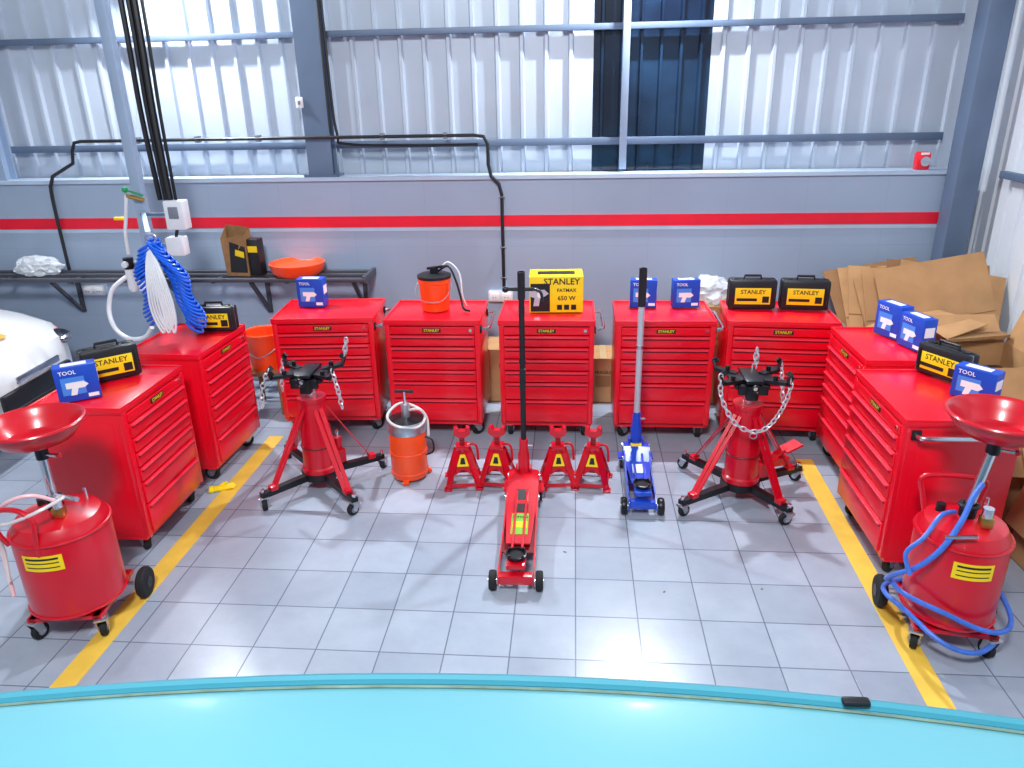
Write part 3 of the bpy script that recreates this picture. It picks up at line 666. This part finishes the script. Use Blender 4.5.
for i in range(9):
    w=.86+.14*random.random();h=.52+.14*random.random()
    b.M=T(2.42+.035*i-.02*(i%3),5.60-.035*i,.60+.004*i)@Rr(-(42-2.2*i),0,0)@Rr(0,-10+7*(i%4),0)
    b.box((0,0,h/2),(w*.8,.006,h),CARD if i%3 else CARDD);b.box((0,-.004,h*.3),(w*.8,.003,.008),CARDD)
b.M=Matrix.Identity(4)
b.sq((2.15,5.05,.765),(2.68,5.3,.86),.5,.007,CARD)
b.sq((2.30,5.0,.80),(2.95,5.22,.74),.12,.02,CARDD);b.sq((2.28,4.92,.79),(2.9,5.05,.80),.09,.02,BAGB)
b.done()
# ------------------------------------------------------------------ bucket on stool behind cabinets
b=B('orange_bucket');b.lathe([(0,0),(.12,0),(.15,.28),(.158,.29),(.15,.30),(.14,.29),(.115,.02),(0,.02)],ORG,n=28);b.tube(smooth([(-.15,0,.27),(-.12,-.1,.18),(0,-.15,.12),(.12,-.1,.18),(.15,0,.27)],5),.005,ZINC);b.done((-2.44,5.50,.36))
b=B('wooden_stool');b.box((-2.44,5.50,.345),(.34,.34,.03),CARDD,.004)
for sx in(-1,1):
    for sy in(-1,1):b.box((-2.44+sx*.14,5.50+sy*.14,.165),(.03,.03,.33),CARDD,.003)
b.done()
# ------------------------------------------------------------------ white car (left edge)
def car(loc,rz,sc):
    b=B('car')
    st=[(0,.50,.30,.55),(-.06,.66,.22,.66),(-.2,.76,.18,.76),(-.45,.80,.17,.84),(-.8,.82,.17,.92),(-1.15,.83,.17,.98),(-2.0,.84,.17,1.0),(-3.0,.83,.17,1.0),(-3.5,.78,.2,.95),(-3.7,.62,.3,.8)]
    prof=[(.0,0),(.85,0),(.97,.08),(1.0,.3),(1.0,.55),(.985,.75),(.93,.9),(.75,.98),(.4,1.02),(0,1.04)]
    vs=[];fs=[];full=[(-x,z) for x,z in prof[::-1]][:-1]+prof;n=len(full)
    for x,w,zb,zt in st:
        for px,pz in full:vs.append((x+(.10*(1-abs(px)**2) if x>-.5 else 0),px*w,zb+(zt-zb)*pz))
    for i in range(len(st)-1):
        for j in range(n-1):fs.append((i*n+j,i*n+j+1,(i+1)*n+j+1,(i+1)*n+j))
    fs.append(tuple(range(n)));fs.append(tuple((len(st)-1)*n+j for j in range(n)))
    b.add(vs,fs,WHITEC)
    gs=[(-1.05,.70,.97,1.0),(-1.6,.64,.98,1.42),(-2.2,.62,.98,1.5),(-3.0,.62,.98,1.46),(-3.6,.66,.95,1.0)]
    vs=[];fs=[]
    for x,w,z0,z1 in gs:vs+=[(x,-w-.1,z0),(x,-w,z1),(x,w,z1),(x,w+.1,z0)]
    for i in range(4):
        for j in range(3):fs.append((i*4+j,i*4+j+1,i*4+4+j+1,i*4+4+j))
    b.add(vs,fs,GLASS)
    vs=[(-1.55,-.6,1.425),(-1.55,.6,1.425),(-2.2,.6,1.52),(-2.2,-.6,1.52),(-3.05,.6,1.475),(-3.05,-.6,1.475)]
    b.add(vs,[(0,1,2,3),(3,2,4,5)],WHITEC)
    for s in(-1,1):
        for x in(-1.62,-2.35,-3.0):b.sq((x+.1,s*.73,.98),(x,s*.635,1.44),.05,.03,WHITEC)
        for x in(-.56,-2.95):
            b.lathe([(.0,-.01),(.36,-.01),(.36,.012),(0,.012)],BLACK,(x,s*.812,.36),32,(90,0,0))
            b.lathe([(.001,-.08),(.19,-.09),(.27,-.085),(.30,-.05),(.30,.05),(.27,.085),(.19,.09),(.001,.08)],RUB,(x,s*.79,.30),32,(90,0,0))
            b.lathe([(.001,-.02),(.05,-.03),(.18,-.02),(.19,.0),(.18,.02),(.05,.03),(.001,.02)],ZINC,(x,s*.872,.30),24,(90,0,0))
            for a in range(5):b.sq((x+.05*math.cos(a*1.257),s*.895,.3+.05*math.sin(a*1.257)),(x+.17*math.cos(a*1.257),s*.89,.3+.17*math.sin(a*1.257)),.035,.012,CHR,up=(0,1,0))
        b.sphere((-.1,s*.58,.62),.13,GLASS,16,(.9,.95,.5));b.sphere((-.06,s*.58,.62),.10,CHR,14,(.9,.95,.42));b.sphere((-.2,s*.69,.64),.07,ORG,12,(.9,.9,.6))
        b.box((-1.5,s*.84,.98),(.12,.10,.09),WHITEC,.03)
    b.box((.085,0,.42),(.05,.8,.16),BLACK,.02);b.box((.11,0,.56),(.02,.5,.05),CHR,.008);b.box((.10,0,.33),(.05,1.1,.1),BLACK,.02)
    q=[(-.10,-.42,.788),(-.09,.05,.800),(-.33,.05,.885),(-.34,-.42,.872)]
    b.add(q,[(0,1,2,3)],ORY)
    ex=(Vector(q[1])-Vector(q[0])).normalized();ey=(Vector(q[3])-Vector(q[0])).normalized();ez=ex.cross(ey)
    c=sum((Vector(p) for p in q),Vector())/4+ez*.006
    b.text('JUSTO',.13,BLACK,Matrix(((ex.x,ey.x,ez.x,c.x),(ex.y,ey.y,ez.y,c.y),(ex.z,ey.z,ez.z,c.z),(0,0,0,1))))
    b.done(loc,(0,0,rz),sharp=28,sc=sc)
car((-4.0,4.85,0),3,1.0)
# ------------------------------------------------------------------ turquoise van in foreground
b=B('van')
XL=2.0
def side(x):return .975-.09*x*x
xs=[-XL+XL*2*i/40 for i in range(41)]
cross=[(0,1.545),(.35,1.54),(.65,1.53),(.85,1.515),(.94,1.505),(.97,1.497),(.985,1.49),(1.0,1.47),(1.0,1.40),(1.005,1.2),(1.03,.95),(1.05,.6),(1.04,.3),(1.0,.22)]
vs=[];fs=[];full=[(-a,z) for a,z in cross[::-1]][:-1]+cross;n=len(full)
for x in xs:
    e=min(1,(XL-abs(x))/.25);k=1-.10*(1-e)**2
    for a,z in full:
        vs.append((x,a*side(x)*k,z-(.05*(1-e)**2 if z>1.3 else 0)-.012*x*x))
for i in range(40):
    for j in range(n-1):fs.append((i*n+j,i*n+j+1,(i+1)*n+j+1,(i+1)*n+j))
fs.append(tuple(range(n)));fs.append(tuple(40*n+j for j in range(n)))
b.add(vs,fs,CYAN)
for s in(-1,1):
    b.tube([(x,s*(side(x)-.010),1.494-.012*x*x) for x in xs[3:-3]],.010,CYANE,8)
    b.tube([(x,s*(side(x)-.034),1.5012-.012*x*x) for x in xs[3:-3]],.0022,SEAM,6)
    for x0,x1 in((-1.6,-.9),(-.8,.1),(.2,1.1)):
        v=[(x,s*(side(x)*1.012+.004),1.32) for x in(x0,x1)]+[(x,s*(side(x)*1.03+.004),.95) for x in(x1,x0)];b.add(v,[(0,1,2,3)],GLASS)
    for x in(-1.25,1.3):
        b.lathe([(.001,-.1),(.2,-.1),(.30,-.09),(.32,-.04),(.32,.04),(.30,.09),(.2,.1),(.001,.1)],RUB,(x,s*.84,.32),28,(90,0,0))
        b.lathe([(.001,-.02),(.19,-.015),(.19,.015),(.001,.02)],ZINC,(x,s*.945,.32),24,(90,0,0))
b.box((.445,.94,1.504),(.042,.016,.010),BLACK,.004)
b.done()
# ------------------------------------------------------------------ floor litter
b=B('yellow_glove')
b.M=T(-2.28,4.14,.0)@Rr(0,0,25)
b.box((0,0,.012),(.09,.06,.022),YEL,.01)
for i in range(4):b.tube(smooth([(.04,-.024+.016*i,.012),(.075,-.028+.018*i,.016),(.10-.01*abs(i-1.5),-.03+.02*i,.010)],3),.008,YEL,6)
b.tube(smooth([(0,.028,.012),(.02,.055,.012),(.045,.065,.01)],3),.009,YEL,6);b.box((-.055,0,.012),(.03,.07,.02),YEL,.008)
b.done()
b=B('litter_scatter')
for i in range(8):
    x=random.uniform(-2.0,1.4);y=random.uniform(2.65,4.6);s=random.uniform(.005,.010)
    b.prism([(-s,0),(-s*.2,s*.5),(s,s*.1),(s*.3,-s*.5)],.003,LEAF,T(x,y,.003)@Rr(0,0,random.uniform(0,360)))
b.done()
# ------------------------------------------------------------------ lights
def area(name,loc,tgt,size,pw,col=(1,1,1)):
    l=bpy.data.lights.new(name,'AREA');l.shape='DISK';l.size=size;l.energy=pw;l.color=col
    o=bpy.data.objects.new(name,l);COL.objects.link(o);o.location=loc
    o.rotation_euler=(Vector(tgt)-Vector(loc)).to_track_quat('-Z','Y').to_euler()
for (x,y,z) in FL:
    area('flood_lamp',(x,y-.06,z-.08),(x*.5-.1,3.4,0),.18,360,(.92,.96,1))
area('front_fill',(-.5,-.6,5.2),(-.3,4.8,.8),1.0,320,(.97,.98,1))  # unseen fill added overhead to brighten the scene from the front
w=bpy.data.worlds.new('world');bpy.context.scene.world=w;w.use_nodes=True
bg=w.node_tree.nodes['Background'];bg.inputs[0].default_value=(.82,.89,1,1);bg.inputs[1].default_value=.40
# ------------------------------------------------------------------ camera
f=750.
Rm=Matrix.Rotation(rad(4.9),3,'Z')@Matrix.Rotation(rad(90-21.5),3,'X')@Matrix.Rotation(rad(-1.2),3,'Z')
cd=bpy.data.cameras.new('camera');co=bpy.data.objects.new('camera',cd);COL.objects.link(co)
cd.sensor_width=36;cd.lens=36*f/1024;cd.clip_start=.05
co.matrix_world=Matrix.Translation((0,0,2.4))@Rm.to_4x4();bpy.context.scene.camera=co
vs_=bpy.context.scene.view_settings;vs_.view_transform='Standard';vs_.look='None'
